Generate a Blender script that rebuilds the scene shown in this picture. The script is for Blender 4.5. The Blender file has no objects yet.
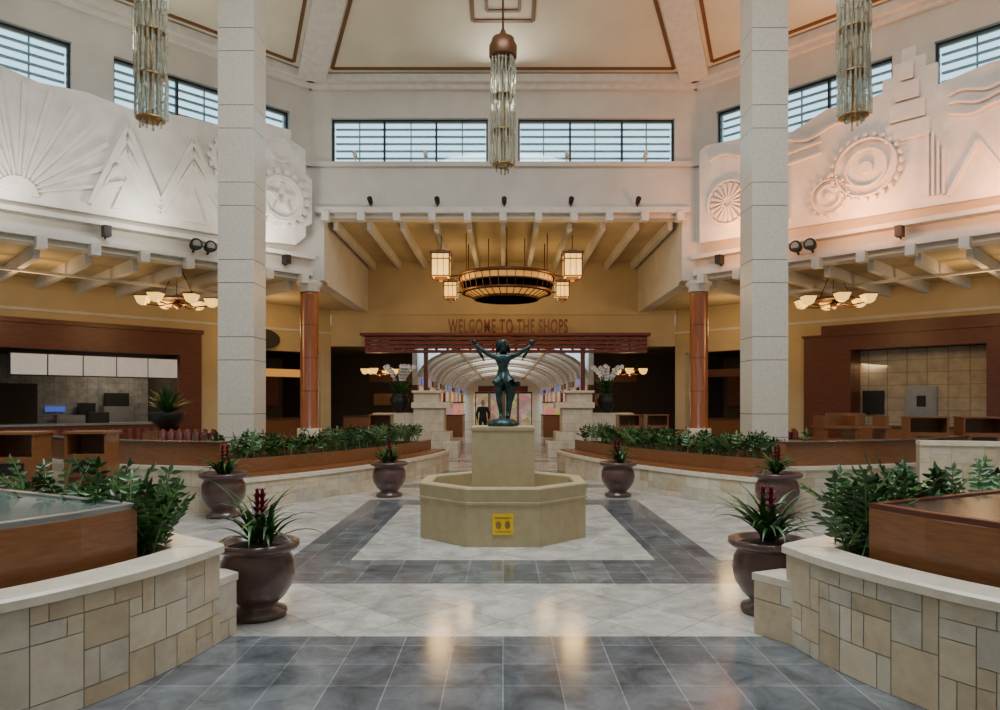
import bpy, math, random
from mathutils import Vector, Matrix
random.seed(7)
S=bpy.context.scene
q=math.sqrt(.5)
# ------------------------------------------------------------ materials
def nt(name):
    m=bpy.data.materials.new(name); m.use_nodes=True
    n=m.node_tree.nodes; l=m.node_tree.links
    return m,n,l,n['Principled BSDF']
def mat(name,c,rough=.6,metal=0,c2=None,scale=6,bump=0,bscale=None,emis=0,ecol=None,trans=0,coat=0,stretch=None,detail=4,lo=.35,hi=.65):
    m,n,l,b=nt(name)
    b.inputs['Roughness'].default_value=rough; b.inputs['Metallic'].default_value=metal
    b.inputs['Base Color'].default_value=(*c,1)
    b.inputs['Transmission Weight'].default_value=trans
    b.inputs['Coat Weight'].default_value=coat
    tc=n.new('ShaderNodeTexCoord'); mp=n.new('ShaderNodeMapping'); l.new(tc.outputs['Object'],mp.inputs[0])
    if stretch: mp.inputs['Scale'].default_value=stretch
    ns=n.new('ShaderNodeTexNoise'); ns.inputs['Scale'].default_value=scale; ns.inputs['Detail'].default_value=detail
    l.new(mp.outputs[0],ns.inputs['Vector'])
    if c2 is None: c2=tuple(x*.88 for x in c)
    r=n.new('ShaderNodeValToRGB'); r.color_ramp.elements[0].position=lo; r.color_ramp.elements[1].position=hi
    r.color_ramp.elements[0].color=(*c,1); r.color_ramp.elements[1].color=(*c2,1)
    l.new(ns.outputs['Fac'],r.inputs[0]); l.new(r.outputs[0],b.inputs['Base Color'])
    if bump:
        bp=n.new('ShaderNodeBump'); bp.inputs['Strength'].default_value=bump; bp.inputs['Distance'].default_value=.01
        n2=n.new('ShaderNodeTexNoise'); n2.inputs['Scale'].default_value=bscale or scale*3
        l.new(mp.outputs[0],n2.inputs['Vector']); l.new(n2.outputs['Fac'],bp.inputs['Height']); l.new(bp.outputs[0],b.inputs['Normal'])
    if emis:
        b.inputs['Emission Color'].default_value=(*(ecol or c),1); b.inputs['Emission Strength'].default_value=emis
    return m
def tile_mat(name,ca,cb,mortar,w,h,rot=0,rough=.2,ms=.004,offset=0,cloud=.5,vert=False,rvar=.06,vein=None):
    m,n,l,b=nt(name)
    tc=n.new('ShaderNodeTexCoord'); mp=n.new('ShaderNodeMapping'); l.new(tc.outputs['Object'],mp.inputs[0])
    mp.inputs['Rotation'].default_value=(math.pi/2 if vert else 0,0,rot)
    br=n.new('ShaderNodeTexBrick'); br.offset=offset; br.inputs['Scale'].default_value=1
    br.inputs['Brick Width'].default_value=w; br.inputs['Row Height'].default_value=h; br.inputs['Mortar Size'].default_value=ms
    br.inputs['Color1'].default_value=(*ca,1); br.inputs['Color2'].default_value=(*cb,1); br.inputs['Mortar'].default_value=(*mortar,1)
    l.new(mp.outputs[0],br.inputs['Vector'])
    ns=n.new('ShaderNodeTexNoise'); ns.inputs['Scale'].default_value=3.2; ns.inputs['Detail'].default_value=9; ns.inputs['Roughness'].default_value=.68; ns.inputs['Distortion'].default_value=.6
    l.new(tc.outputs['Object'],ns.inputs['Vector'])
    rp=n.new('ShaderNodeMapRange'); rp.inputs[1].default_value=.32; rp.inputs[2].default_value=.68; rp.inputs[3].default_value=.15; rp.inputs[4].default_value=.85
    l.new(ns.outputs['Fac'],rp.inputs[0])
    mx=n.new('ShaderNodeMixRGB'); mx.blend_type='OVERLAY'; mx.inputs[0].default_value=cloud
    l.new(br.outputs['Color'],mx.inputs[1]); l.new(rp.outputs[0],mx.inputs[2]); out=mx.outputs[0]
    if vein:
        n3=n.new('ShaderNodeTexNoise'); n3.inputs['Scale'].default_value=1.6; n3.inputs['Detail'].default_value=6; n3.inputs['Distortion'].default_value=1.5; l.new(tc.outputs['Object'],n3.inputs['Vector'])
        r3=n.new('ShaderNodeValToRGB'); e=r3.color_ramp.elements; e[0].position=.485; e[0].color=(0,0,0,1); e[1].position=.5; e[1].color=(1,1,1,1); e3=r3.color_ramp.elements.new(.515); e3.color=(0,0,0,1)
        l.new(n3.outputs['Fac'],r3.inputs[0]); m3=n.new('ShaderNodeMixRGB'); l.new(out,m3.inputs[1]); m3.inputs[2].default_value=(*vein,1)
        ml=n.new('ShaderNodeMath'); ml.operation='MULTIPLY'; ml.inputs[1].default_value=.35; l.new(r3.outputs[0],ml.inputs[0]); l.new(ml.outputs[0],m3.inputs[0]); out=m3.outputs[0]
    l.new(out,b.inputs['Base Color'])
    mr=n.new('ShaderNodeMapRange'); mr.inputs[3].default_value=max(.03,rough-rvar*.5); mr.inputs[4].default_value=rough+rvar
    l.new(ns.outputs['Fac'],mr.inputs[0]); l.new(mr.outputs[0],b.inputs['Roughness'])
    bp=n.new('ShaderNodeBump'); bp.invert=True; bp.inputs['Strength'].default_value=.25; bp.inputs['Distance'].default_value=.004
    l.new(br.outputs['Fac'],bp.inputs['Height']); l.new(bp.outputs[0],b.inputs['Normal'])
    return m
def attr_stone(name):
    m,n,l,b=nt(name)
    at=n.new('ShaderNodeAttribute'); at.attribute_name='Col'
    ns=n.new('ShaderNodeTexNoise'); ns.inputs['Scale'].default_value=7; ns.inputs['Detail'].default_value=8; ns.inputs['Roughness'].default_value=.65
    tc=n.new('ShaderNodeTexCoord'); l.new(tc.outputs['Object'],ns.inputs['Vector'])
    mx=n.new('ShaderNodeMixRGB'); mx.blend_type='OVERLAY'; mx.inputs[0].default_value=.45
    l.new(at.outputs['Color'],mx.inputs[1]); l.new(ns.outputs['Fac'],mx.inputs[2]); l.new(mx.outputs[0],b.inputs['Base Color'])
    b.inputs['Roughness'].default_value=.42
    bp=n.new('ShaderNodeBump'); bp.inputs['Strength'].default_value=.3; bp.inputs['Distance'].default_value=.006
    l.new(ns.outputs['Fac'],bp.inputs['Height']); l.new(bp.outputs[0],b.inputs['Normal'])
    return m
M_wall=mat('wall_plaster',(.66,.63,.57),.75,scale=1.2)
M_wall_warm=mat('wall_warm_plaster',(.58,.46,.27),.75,scale=1.2)
M_ceil=mat('ceiling_cream',(.78,.735,.58),.8,scale=.8)
M_rib=mat('ceiling_rib_white',(.75,.72,.66),.7)
M_line=mat('ceiling_brown_line',(.17,.07,.02),.5)
M_mural=mat('mural_plaster',(.80,.77,.72),.6,scale=3,bump=.1)
M_white=mat('white_paint',(.72,.69,.63),.5)
M_frame=mat('window_frame',(.35,.42,.45),.4)
M_granite=mat('limestone_block',(.68,.62,.52),.35,c2=(.56,.50,.41),scale=30,detail=10,lo=.35,hi=.7)
M_joint=mat('dark_joint',(.10,.085,.07),.7)
M_redcol=mat('red_wood_column',(.33,.095,.03),.3,c2=(.23,.06,.018),scale=4,stretch=(6,6,.6),coat=.3)
M_wood=mat('cherry_wood',(.24,.095,.034),.36,c2=(.18,.068,.024),scale=7,stretch=(1,1,9),coat=.25)
M_woodd=mat('dark_cherry_wood',(.13,.034,.016),.4,c2=(.085,.022,.011),scale=4,stretch=(1,1,7))
M_cap=mat('limestone_cap',(.76,.69,.56),.3,c2=(.65,.58,.45),scale=7)
M_mortar=mat('mortar',(.40,.34,.25),.8)
M_stone=attr_stone('ashlar_stone')
M_soil=mat('soil',(.035,.025,.018),.95,scale=30,bump=.6)
M_fount=mat('fountain_stucco',(.42,.345,.20),.5,c2=(.38,.305,.17),scale=9,bump=.06)
M_plaque=mat('yellow_plaque',(.85,.55,.01),.4)
M_bronze=mat('bronze_patina',(.045,.095,.095),.36,.6,c2=(.015,.028,.03),scale=14,bump=.3)
M_pot=mat('pot_glaze',(.11,.055,.048),.28,c2=(.075,.038,.034),scale=6,coat=.35)
M_leaf=mat('leaf_green',(.03,.10,.022),.35,c2=(.012,.048,.012),scale=9)
M_leaf2=mat('leaf_bright',(.06,.16,.035),.35,c2=(.025,.085,.018),scale=9)
M_stem=mat('stem_green',(.08,.15,.04),.5)
M_red=mat('red_bract',(.20,.010,.03),.45)
M_petal=mat('orchid_petal',(.80,.78,.78),.5)
M_black=mat('black_metal',(.02,.02,.02),.4,.3)
M_iron=mat('bronze_iron',(.13,.055,.02),.4,.5)
M_brass=mat('brass',(.45,.28,.10),.3,.9)
M_lamp=mat('lamp_amber_glass',(.75,.5,.18),.4,c2=(.65,.4,.12),emis=1.7,ecol=(1,.56,.11))
M_amber=mat('amber_mica_panel',(.50,.27,.08),.4,emis=.5,ecol=(1,.42,.08))
M_lampw=mat('lamp_cream_glass',(.9,.8,.5),.4,emis=3,ecol=(1,.6,.2))
M_crystal=mat('crystal_rod',(.80,.80,.70),.08,c2=(.52,.50,.38),scale=16,trans=.8)
M_steel=mat('steel',(.34,.35,.36),.35,.8)
M_glassT=mat('tinted_glass_top',(.16,.22,.20),.08,c2=(.13,.18,.17),scale=2)
M_brownT=mat('brown_laminate_top',(.08,.05,.04),.25)
M_tilew=tile_mat('white_wall_tile',(.30,.30,.30),(.24,.25,.26),(.16,.16,.16),.2,.2,vert=True,rough=.25)
M_tileb=tile_mat('beige_wall_tile',(.44,.37,.27),(.37,.31,.23),(.22,.19,.14),.35,.35,vert=True,rough=.35,ms=.01,cloud=.3)
M_pier=tile_mat('pale_stone_block',(.66,.60,.48),(.58,.52,.41),(.36,.31,.23),.42,.25,vert=True,rough=.4,offset=.5,cloud=.3)
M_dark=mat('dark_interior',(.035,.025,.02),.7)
M_menu=mat('menu_board_panel',(.55,.52,.48),.4,emis=.2,ecol=(1,.95,.9))
M_screen=mat('screen_blue',(.03,.05,.2),.3,emis=.4,ecol=(.15,.25,1))
M_seat=mat('banquette_vinyl',(.20,.05,.045),.45)
M_beigeseat=mat('banquette_beige',(.45,.38,.28),.55)
M_vault=mat('vault_white',(.78,.78,.72),.5)
M_green=mat('green_sign',(.03,.14,.06),.5)
M_signred=mat('sign_red_metal',(.15,.022,.018),.45)
f_dark=tile_mat('floor_dark_tile',(.085,.097,.112),(.15,.163,.175),(.24,.245,.245),.33,.33,rough=.12,cloud=.75)
f_light=tile_mat('floor_light_tile',(.37,.365,.34),(.56,.54,.49),(.25,.24,.22),.52,.52,rot=math.pi/4,rough=.12,cloud=.5,vein=(.25,.24,.22))
f_light2=tile_mat('floor_light_square_tile',(.43,.42,.385),(.55,.53,.48),(.28,.27,.25),.66,.66,rot=math.pi/4,rough=.12,cloud=.5,vein=(.25,.24,.22))
# ------------------------------------------------------------ mesh builder
def FR(ox,oy,ux,uy,wx,wy,oz=0):
    return lambda p:(ox+ux*p[0]+wx*p[1],oy+uy*p[0]+wy*p[1],oz+p[2])
def FT(x,y,z=0,a=0,k=1):
    c,s=math.cos(a)*k,math.sin(a)*k
    return lambda p:(x+c*p[0]-s*p[1],y+s*p[0]+c*p[1],z+p[2]*k)
class MB:
    def __init__(s,F=None):
        s.v=[];s.f=[];s.mi=[];s.sm=[];s.col=[];s.mats=[];s.F=F or (lambda p:p)
    def V(s,p): s.v.append(tuple(s.F(p))); return len(s.v)-1
    def face(s,i,m,sm=False,col=(1,1,1)):
        if m not in s.mats: s.mats.append(m)
        s.f.append(tuple(i)); s.mi.append(s.mats.index(m)); s.sm.append(sm); s.col.append(col)
    def quad(s,pts,m,col=(1,1,1),sm=False): s.face([s.V(p) for p in pts],m,sm,col)
    def box(s,x0,x1,y0,y1,z0,z1,m):
        s.prism([(x0,y0),(x1,y0),(x1,y1),(x0,y1)],z0,z1,m)
    def prism(s,pts,z0,z1,m,top=None):
        a=[s.V((x,y,z0)) for x,y in pts]; b=[s.V((x,y,z1)) for x,y in pts]; n=len(pts)
        s.face(a[::-1],m); s.face(b,top or m)
        for i in range(n): s.face((a[i],a[(i+1)%n],b[(i+1)%n],b[i]),m)
    def plate(s,pts,w0,w1,m):
        a=[s.V((x,w0,z)) for x,z in pts]; b=[s.V((x,w1,z)) for x,z in pts]; n=len(pts)
        s.face(a,m); s.face(b[::-1],m)
        for i in range(n): s.face((a[i],a[(i+1)%n],b[(i+1)%n],b[i]),m)
    def strip(s,p,r,wd,w0,w1,m,wd2=None):
        wd2=wd if wd2 is None else wd2
        d=Vector((r[0]-p[0],r[1]-p[1])); d.normalize(); n=Vector((-d.y,d.x))
        s.plate([(p[0]+n.x*wd/2,p[1]+n.y*wd/2),(p[0]-n.x*wd/2,p[1]-n.y*wd/2),(r[0]-n.x*wd2/2,r[1]-n.y*wd2/2),(r[0]+n.x*wd2/2,r[1]+n.y*wd2/2)],w0,w1,m)
    def annulus(s,c,r0,r1,w0,w1,m,n=36,a0=0,a1=2*math.pi):
        for i in range(n):
            A=a0+(a1-a0)*i/n; B=a0+(a1-a0)*(i+1)/n
            s.plate([(c[0]+r0*math.cos(A),c[1]+r0*math.sin(A)),(c[0]+r1*math.cos(A),c[1]+r1*math.sin(A)),(c[0]+r1*math.cos(B),c[1]+r1*math.sin(B)),(c[0]+r0*math.cos(B),c[1]+r0*math.sin(B))],w0,w1,m)
    def disc(s,c,r,w0,w1,m,n=28):
        s.plate([(c[0]+r*math.cos(2*math.pi*i/n),c[1]+r*math.sin(2*math.pi*i/n)) for i in range(n)],w0,w1,m)
    def tube(s,pts,r,m,n=8,sm=True,caps=True):
        pts=[Vector(p) for p in pts]; rr=r if isinstance(r,(list,tuple)) else [r]*len(pts)
        rings=[]
        for i,p in enumerate(pts):
            t=(pts[min(i+1,len(pts)-1)]-pts[max(i-1,0)])
            t=t.normalized() if t.length>1e-9 else Vector((0,0,1))
            a=t.cross(Vector((0,0,1)) if abs(t.z)<.9 else Vector((1,0,0))).normalized(); b=t.cross(a)
            rings.append([s.V(p+(a*math.cos(2*math.pi*k/n)+b*math.sin(2*math.pi*k/n))*rr[i]) for k in range(n)])
        for i in range(len(rings)-1):
            for k in range(n): s.face((rings[i][k],rings[i][(k+1)%n],rings[i+1][(k+1)%n],rings[i+1][k]),m,sm)
        if caps: s.face(rings[0],m); s.face(rings[-1][::-1],m)
    def lathe(s,prof,c,m,n=28,sm=True,ph=0):
        rings=[]
        for r,z in prof: rings.append([s.V((c[0]+max(r,1e-4)*math.cos(ph+2*math.pi*k/n),c[1]+max(r,1e-4)*math.sin(ph+2*math.pi*k/n),c[2]+z)) for k in range(n)])
        for i in range(len(rings)-1):
            for k in range(n): s.face((rings[i][k],rings[i][(k+1)%n],rings[i+1][(k+1)%n],rings[i+1][k]),m,sm)
        s.face(rings[0][::-1],m); s.face(rings[-1],m)
    def sweep(s,path,prof,m,side=1,closed=False,topm=None):
        n=len(path); rows=[]
        for i in range(n):
            P=Vector(path[i])
            if closed: A=Vector(path[i-1]); B=Vector(path[(i+1)%n])
            else: A=Vector(path[max(i-1,0)]); B=Vector(path[min(i+1,n-1)])
            d1=(P-A) if (P-A).length>1e-6 else (B-P); d2=(B-P) if (B-P).length>1e-6 else (P-A)
            d1.normalize(); d2.normalize()
            n1=Vector((-d1.y,d1.x)); n2=Vector((-d2.y,d2.x)); nn=(n1+n2).normalized(); k=1/max(.4,nn.dot(n1)); nn*=k*side
            rows.append([s.V((P.x+nn.x*o,P.y+nn.y*o,z)) for o,z in prof])
        L=len(prof)
        for i in range(n if closed else n-1):
            a=rows[i]; b=rows[(i+1)%n]
            for k in range(L): s.face((a[k],a[(k+1)%L],b[(k+1)%L],b[k]),m)
        if not closed: s.face(rows[0],m); s.face(rows[-1][::-1],m)
    def obj(s,name,parent=None,bevel=0):
        me=bpy.data.meshes.new(name); me.from_pydata(s.v,[],s.f)
        for m in s.mats: me.materials.append(m)
        for i,p in enumerate(me.polygons): p.material_index=s.mi[i]; p.use_smooth=s.sm[i]
        ca=me.color_attributes.new('Col','FLOAT_COLOR','CORNER')
        for i,p in enumerate(me.polygons):
            for li in p.loop_indices: ca.data[li].color=(*s.col[i],1)
        import bmesh
        bm=bmesh.new(); bm.from_mesh(me); bmesh.ops.recalc_face_normals(bm,faces=bm.faces); bm.to_mesh(me); bm.free()
        o=bpy.data.objects.new(name,me); S.collection.objects.link(o)
        if parent: o.parent=parent
        if bevel:
            b=o.modifiers.new('bevel','BEVEL'); b.width=bevel; b.segments=2; b.limit_method='ANGLE'
        return o
def pathpt(path,s_):
    for i in range(len(path)-1):
        a=Vector(path[i]); b=Vector(path[i+1]); L=(b-a).length
        if s_<=L or i==len(path)-2:
            d=(b-a)/L; return a+d*s_, d
        s_-=L
def plen(path): return sum((Vector(path[i+1])-Vector(path[i])).length for i in range(len(path)-1))
STC=[(.62,.52,.37),(.58,.485,.335),(.65,.56,.42),(.57,.50,.38),(.61,.53,.39),(.52,.42,.28),(.66,.59,.46),(.57,.52,.42),(.62,.51,.34),(.60,.54,.43)]
def ashlar(mb,path,z0,z1,side,rows,cell,out=.008):
    L=plen(path); nc=max(1,round(L/cell)); cw=L/nc; ch=(z1-z0)/rows
    occ=[[0]*rows for _ in range(nc)]
    for i in range(nc):
        for j in range(rows):
            if occ[i][j]: continue
            w=random.choice([1,2,2,2,3,3]); h=random.choice([1,2,2,2,3])
            while w>1 and (i+w>nc or any(occ[i+k][j] for k in range(w))): w-=1
            while h>1 and (j+h>rows or any(occ[i+k][j+g] for k in range(w) for g in range(h))): h-=1
            for k in range(w):
                for g in range(h): occ[i+k][j+g]=1
            c=random.choice(STC); v=random.uniform(.88,1.08); c=tuple(x*v for x in c)
            g=.0025
            for k in range(w):
                s0=(i+k)*cw+(g if k==0 else 0); s1=(i+k+1)*cw-(g if k==w-1 else 0)
                a,da=pathpt(path,s0); b,db=pathpt(path,s1)
                na=Vector((-da.y,da.x))*(-side)*out; nb=Vector((-db.y,db.x))*(-side)*out
                za=z0+j*ch+g; zb=z0+(j+h)*ch-g
                mb.quad([(a.x+na.x,a.y+na.y,za),(b.x+nb.x,b.y+nb.y,za),(b.x+nb.x,b.y+nb.y,zb),(a.x+na.x,a.y+na.y,zb)],M_stone,col=c)
def smooth_path(p,n=5):
    out=[]
    for i in range(len(p)-1):
        P0=Vector(p[max(i-1,0)]);P1=Vector(p[i]);P2=Vector(p[i+1]);P3=Vector(p[min(i+2,len(p)-1)])
        for k in range(n):
            t=k/n
            out.append(tuple(.5*((2*P1)+(-P0+P2)*t+(2*P0-5*P1+4*P2-P3)*t*t+(-P0+3*P1-3*P2+P3)*t**3)))
    out.append(tuple(p[-1])); return out
# ------------------------------------------------------------ floor
mb=MB()
def fr(x0,x1,y0,y1,m): mb.quad([(x0,y0,0),(x1,y0,0),(x1,y1,0),(x0,y1,0)],m)
fr(-24,24,-8,4.8,f_dark); fr(-24,24,4.8,6.2,f_light); fr(-24,24,6.2,7.13,f_dark)
for s_ in (-1,1):
    a,b=sorted((s_*2.2,s_*24)); fr(a,b,7.13,11.6,f_light)
    a,b=sorted((s_*1.55,s_*2.2)); fr(a,b,7.13,11.6,f_dark)
fr(-1.55,1.55,7.13,11.0,f_light2); fr(-1.55,1.55,11,11.6,f_dark)
y=11.6
for i,(dy) in enumerate([1.6,.6,2.2,.6,2.4,.6,3,.6,3.5,.8,5,.8,8,1,10,1,12]):
    fr(-24,24,y,y+dy,f_light2 if i%2==0 else f_dark); y+=dy
mb.obj('floor')
# ------------------------------------------------------------ upper octagon walls
HS=4.97
FL=FR(-HS,18,-q,-q,-q,q); FRt=FR(HS,18,q,-q,q,q); FC=FR(-HS,18,1,0,0,1)
FSL=FR(-12,10.97,0,-1,-1,0); FSR=FR(12,10.97,0,-1,1,0)
FBL=FR(-12,1.03,q,-q,-q,-q); FBR=FR(12,1.03,-q,-q,q,-q); FB=FR(-HS,-6,1,0,0,-1)
W=2*HS
def upper(name,F,bay=False,solid=False,lower=False):
    mb=MB(F); zb=6.36 if bay else (0 if lower else 4.75)
    if solid:
        mb.box(0,W,0,.4,0,9.95,M_wall); return mb.obj(name)
    mb.box(0,W,0,.4,zb,7.8,M_wall)
    for a,b in ((0,.55),(4.58,5.36),(9.39,W)): mb.box(a,b,0,.4,7.8,8.93,M_wall)
    mb.box(0,W,0,.4,8.93,9.95,M_wall)
    if bay:
        mb.box(0,.37,0,.4,4.75,6.36,M_wall); mb.box(W-.37,W,0,.4,4.75,6.36,M_wall)
    return mb.obj(name)
upper('wall_back',FC,bay=True); upper('wall_left_diagonal',FL); upper('wall_right_diagonal',FRt)
upper('wall_left',FSL,solid=True); upper('wall_right',FSR,solid=True)
upper('wall_rear',FB,lower=True); upper('wall_rear_left',FBL,lower=True); upper('wall_rear_right',FBR,lower=True)
def trims(name,F,bay):
    mb=MB(F); zb=6.36 if bay else 4.75
    mb.box(0,W,-.10,-.001,7.66,7.78,M_wall)           # sill
    mb.box(0,W,-.14,-.001,9.62,9.74,M_rib); mb.box(0,W,-.30,-.001,9.74,9.93,M_rib)  # cornice
    a0,a1=(.2,W-.2) if bay else (0,W)
    mb.box(a0,a1,-.16,-.001,zb+.10,zb+.24,M_white)
    if not bay: mb.box(a0,a1,-.28,-.001,zb+.50,zb+.60,M_white)
    n=11
    for i in range(n):
        u=a0+.25+(a1-a0-.5)*i/(n-1); mb.box(u-.09,u+.09,-.24,-.001,zb-.12,zb+.12,M_white)
    return mb.obj(name)
trims('trim_back',FC,True); trims('trim_left_diagonal',FL,False); trims('trim_right_diagonal',FRt,False)
# glass
mg,n,l,b=nt('window_glass'); n.remove(b)
tr=n.new('ShaderNodeBsdfTransparent'); tr.inputs[0].default_value=(.88,.97,1,1); gl=n.new('ShaderNodeBsdfGlossy'); gl.inputs['Roughness'].default_value=.03
mx=n.new('ShaderNodeMixShader'); mx.inputs[0].default_value=.06; l.new(tr.outputs[0],mx.inputs[1]); l.new(gl.outputs[0],mx.inputs[2]); l.new(mx.outputs[0],n['Material Output'].inputs[0])
k=0
for F in (FC,FL,FRt):
    for a,b_ in ((.55,4.58),(5.36,9.39)):
        k+=1; mb=MB(F); z0,z1=7.8,8.93
        mb.box(a,b_,.12,.22,z0,z0+.05,M_black); mb.box(a,b_,.12,.22,z1-.05,z1,M_black)
        for u in (a,a+(b_-a)/3-.02,a+2*(b_-a)/3-.02,b_-.05): mb.box(u,u+.05,.12,.22,z0+.05,z1-.05,M_black)
        for j in range(1,6):
            zz=z0+j*(z1-z0)/6; mb.box(a+.06,b_-.06,.26,.34,zz-.018,zz+.018,M_frame)
        for u in (a+(b_-a)/6,a+(b_-a)/2,a+5*(b_-a)/6): mb.box(u-.015,u+.015,.30,.34,z0+.02,z1-.02,M_frame)
        mb.box(a+.06,b_-.06,.16,.17,z0+.06,z1-.06,mg)
        mb.obj('window_%d'%k)
# ------------------------------------------------------------ ceiling dome
SL=.15
def cP(kk,a,r,dz=0):
    th=math.pi/2+kk*math.pi/4; d=(math.cos(th),math.sin(th)); t=(-d[1],d[0])
    R=12-r; return (d[0]*R+t[0]*a,6+d[1]*R+t[1]*a,9.93+SL*r+dz)
mb=MB(); 
for kk in range(8):
    R1=8.2; h1=HS*(12-R1)/12
    mb.quad([cP(kk,-HS,0),cP(kk,HS,0),cP(kk,h1,R1),cP(kk,-h1,R1)],M_ceil)
    mb.quad([cP(kk,-HS,0,.3),cP(kk,HS,0,.3),cP(kk,h1,R1,.3),cP(kk,-h1,R1,.3)],M_ceil)
    mb.quad([cP(kk,-h1,R1,.8),cP(kk,h1,R1,.8),cP(kk,h1,R1,-.1),cP(kk,-h1,R1,-.1)],M_rib)
mb.obj('ceiling')
mb=MB()
def cstrip(kk,p,r_,wd):
    d=Vector((r_[0]-p[0],r_[1]-p[1])).normalized(); n=Vector((-d.y,d.x))*wd/2
    pts=[(p[0]+n.x,p[1]+n.y),(p[0]-n.x,p[1]-n.y),(r_[0]-n.x,r_[1]-n.y),(r_[0]+n.x,r_[1]+n.y)]
    A=[mb.V(cP(kk,a,b,-.03)) for a,b in pts]; B=[mb.V(cP(kk,a,b,.01)) for a,b in pts]
    mb.face(A,M_line); 
    for i in range(4): mb.face((A[i],A[(i+1)%4],B[(i+1)%4],B[i]),M_line)
for kk in range(8):
    def hw(r): return HS*(12-r)/12-.50
    for r0,r1 in ((.45,7.6),):
        cstrip(kk,(-hw(r0),r0),(hw(r0),r0),.08); cstrip(kk,(-hw(r1),r1),(hw(r1),r1),.08)
        cstrip(kk,(-hw(r0),r0),(-hw(r1),r1),.08); cstrip(kk,(hw(r0),r0),(hw(r1),r1),.08)
    for s_,wd in ((.68,.09),(.36,.07)):
        c=2.85
        for A,B in (((-s_,c-s_),(s_,c-s_)),((s_,c-s_),(s_,c+s_)),((s_,c+s_),(-s_,c+s_)),((-s_,c+s_),(-s_,c-s_))): cstrip(kk,A,B,wd)
    cstrip(kk,(0,3.53),(0,7.6),.05)
mb.obj('trim_ceiling_lines')
mb=MB()
for kk in range(8):
    th=math.pi/2+(kk+.5)*math.pi/4; d=Vector((math.cos(th),math.sin(th))); t=Vector((-d.y,d.x)); Rc=12/math.cos(math.pi/8)
    pr=[]
    for R in (Rc-.05,Rc*.33):
        z=9.93+SL*(12-R*math.cos(math.pi/8)); w=.34
        for s_ in (-1,1):
            for dz in (-.22,.1): pr.append((d.x*R+t.x*w*s_,6+d.y*R+t.y*w*s_,z+dz))
    i=[mb.V(p) for p in pr]
    for f in ((0,2,6,4),(1,3,7,5),(0,1,5,4),(2,3,7,6),(0,1,3,2),(4,5,7,6)): mb.face([i[x] for x in f],M_rib)
mb.obj('ceiling_beam')
# ------------------------------------------------------------ low ceilings, bay, back walls
mb=MB()
for s_ in (-1,1):
    mb.prism([(s_*5.0,18.2),(s_*12.2,11.0),(s_*20,11.0),(s_*20,24.3),(s_*5.0,24.3)],4.79,4.9,M_wall_warm)
mb.box(-5.2,5.2,18.41,24.3,6.42,6.5,M_wall_warm)
mb.obj('ceiling_low')
mb=MB()
for F in (FL,FRt):
    mb.F=F
    for i in range(11):
        u=.3+i*.93; mb.box(u-.06,u+.06,.42,4.9-max(0,(1.2-u)*.6),4.52,4.785,M_wall)
    mb.box(0.3,W,1.9,2.0,4.46,4.52,M_wall)
mb.F=lambda p:p
for i in range(11):
    x=-4.4+i*.88; mb.box(x-.06,x+.06,18.42,23.98,6.16,6.415,M_wall)
mb.obj('ceiling_joist')
mb=MB()
for s_ in (-1,1):
    a,b=sorted((s_*4.62,s_*4.97)); mb.box(a,b,18.41,24,4.70,6.415,M_wall)
mb.obj('wall_bay_side')
mb=MB(); mb.box(-5.9,5.9,24.0,24.3,3.55,6.45,M_wall_warm)
mb.box(-5.9,5.9,23.93,23.999,4.62,4.70,M_wall_warm); mb.obj('wall_bay_back')
GL=FR(-9.07,20.83,-q,-q,-q,q); GR=FR(9.07,20.83,q,-q,q,q)
for nm,F in (('wall_shop_left',GL),('wall_shop_right',GR)):
    mb=MB(F); mb.box(-4.48,10,.0,.3,3.3,4.785,M_wall_warm); mb.box(-.9,0,0,.3,0,3.3,M_wall_warm); mb.box(-4.48,-4.1,0,.3,0,3.3,M_wall_warm)
    mb.box(-4.48,10,-.06,-.001,3.95,4.03,M_wall); mb.obj(nm)
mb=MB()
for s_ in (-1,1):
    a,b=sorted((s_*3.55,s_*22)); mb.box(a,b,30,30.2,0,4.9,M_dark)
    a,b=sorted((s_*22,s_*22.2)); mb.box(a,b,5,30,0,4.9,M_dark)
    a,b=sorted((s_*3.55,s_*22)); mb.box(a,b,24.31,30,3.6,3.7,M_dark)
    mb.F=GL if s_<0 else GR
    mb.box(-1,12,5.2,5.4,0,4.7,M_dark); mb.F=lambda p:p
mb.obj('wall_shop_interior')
mb=MB(); mb.box(-3.3,3.3,24.31,26.95,3.97,4.03,M_vault); mb.obj('ceiling_passage')
# ------------------------------------------------------------ corridor vault
mb=MB(); y0,y1=27,62; n=16
def va(i,r=1,): 
    a=math.pi*i/n; return (3.3*r*math.cos(a),2.6+1.35*r*math.sin(a))
for i in range(n):
    (xa,za),(xb,zb)=va(i),va(i+1); mb.quad([(xa,y0,za),(xb,y0,zb),(xb,y1,zb),(xa,y1,za)],M_vault,sm=True)
mb.obj('ceiling_vault')
mb=MB()
yy=27.1
while yy<61:
    for i in range(n):
        (xa,za),(xb,zb)=va(i,.99),va(i+1,.99); (xc,zc),(xd,zd)=va(i,.95),va(i+1,.95)
        i8=[mb.V(p) for p in ((xa,yy,za),(xb,yy,zb),(xd,yy,zd),(xc,yy,zc),(xa,yy+.18,za),(xb,yy+.18,zb),(xd,yy+.18,zd),(xc,yy+.18,zc))]
        for f in ((0,1,2,3),(4,5,6,7),(3,2,6,7)): mb.face([i8[j] for j in f],M_white)
    yy+=2.4
for xx in (-1.7,0,1.7):
    zz=2.6+1.35*math.sqrt(1-(xx/3.3)**2); mb.box(xx-.05,xx+.05,27.1,61,zz-.16,zz-.06,M_brass if xx else M_white)
mb.obj('vault_rib')
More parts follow.
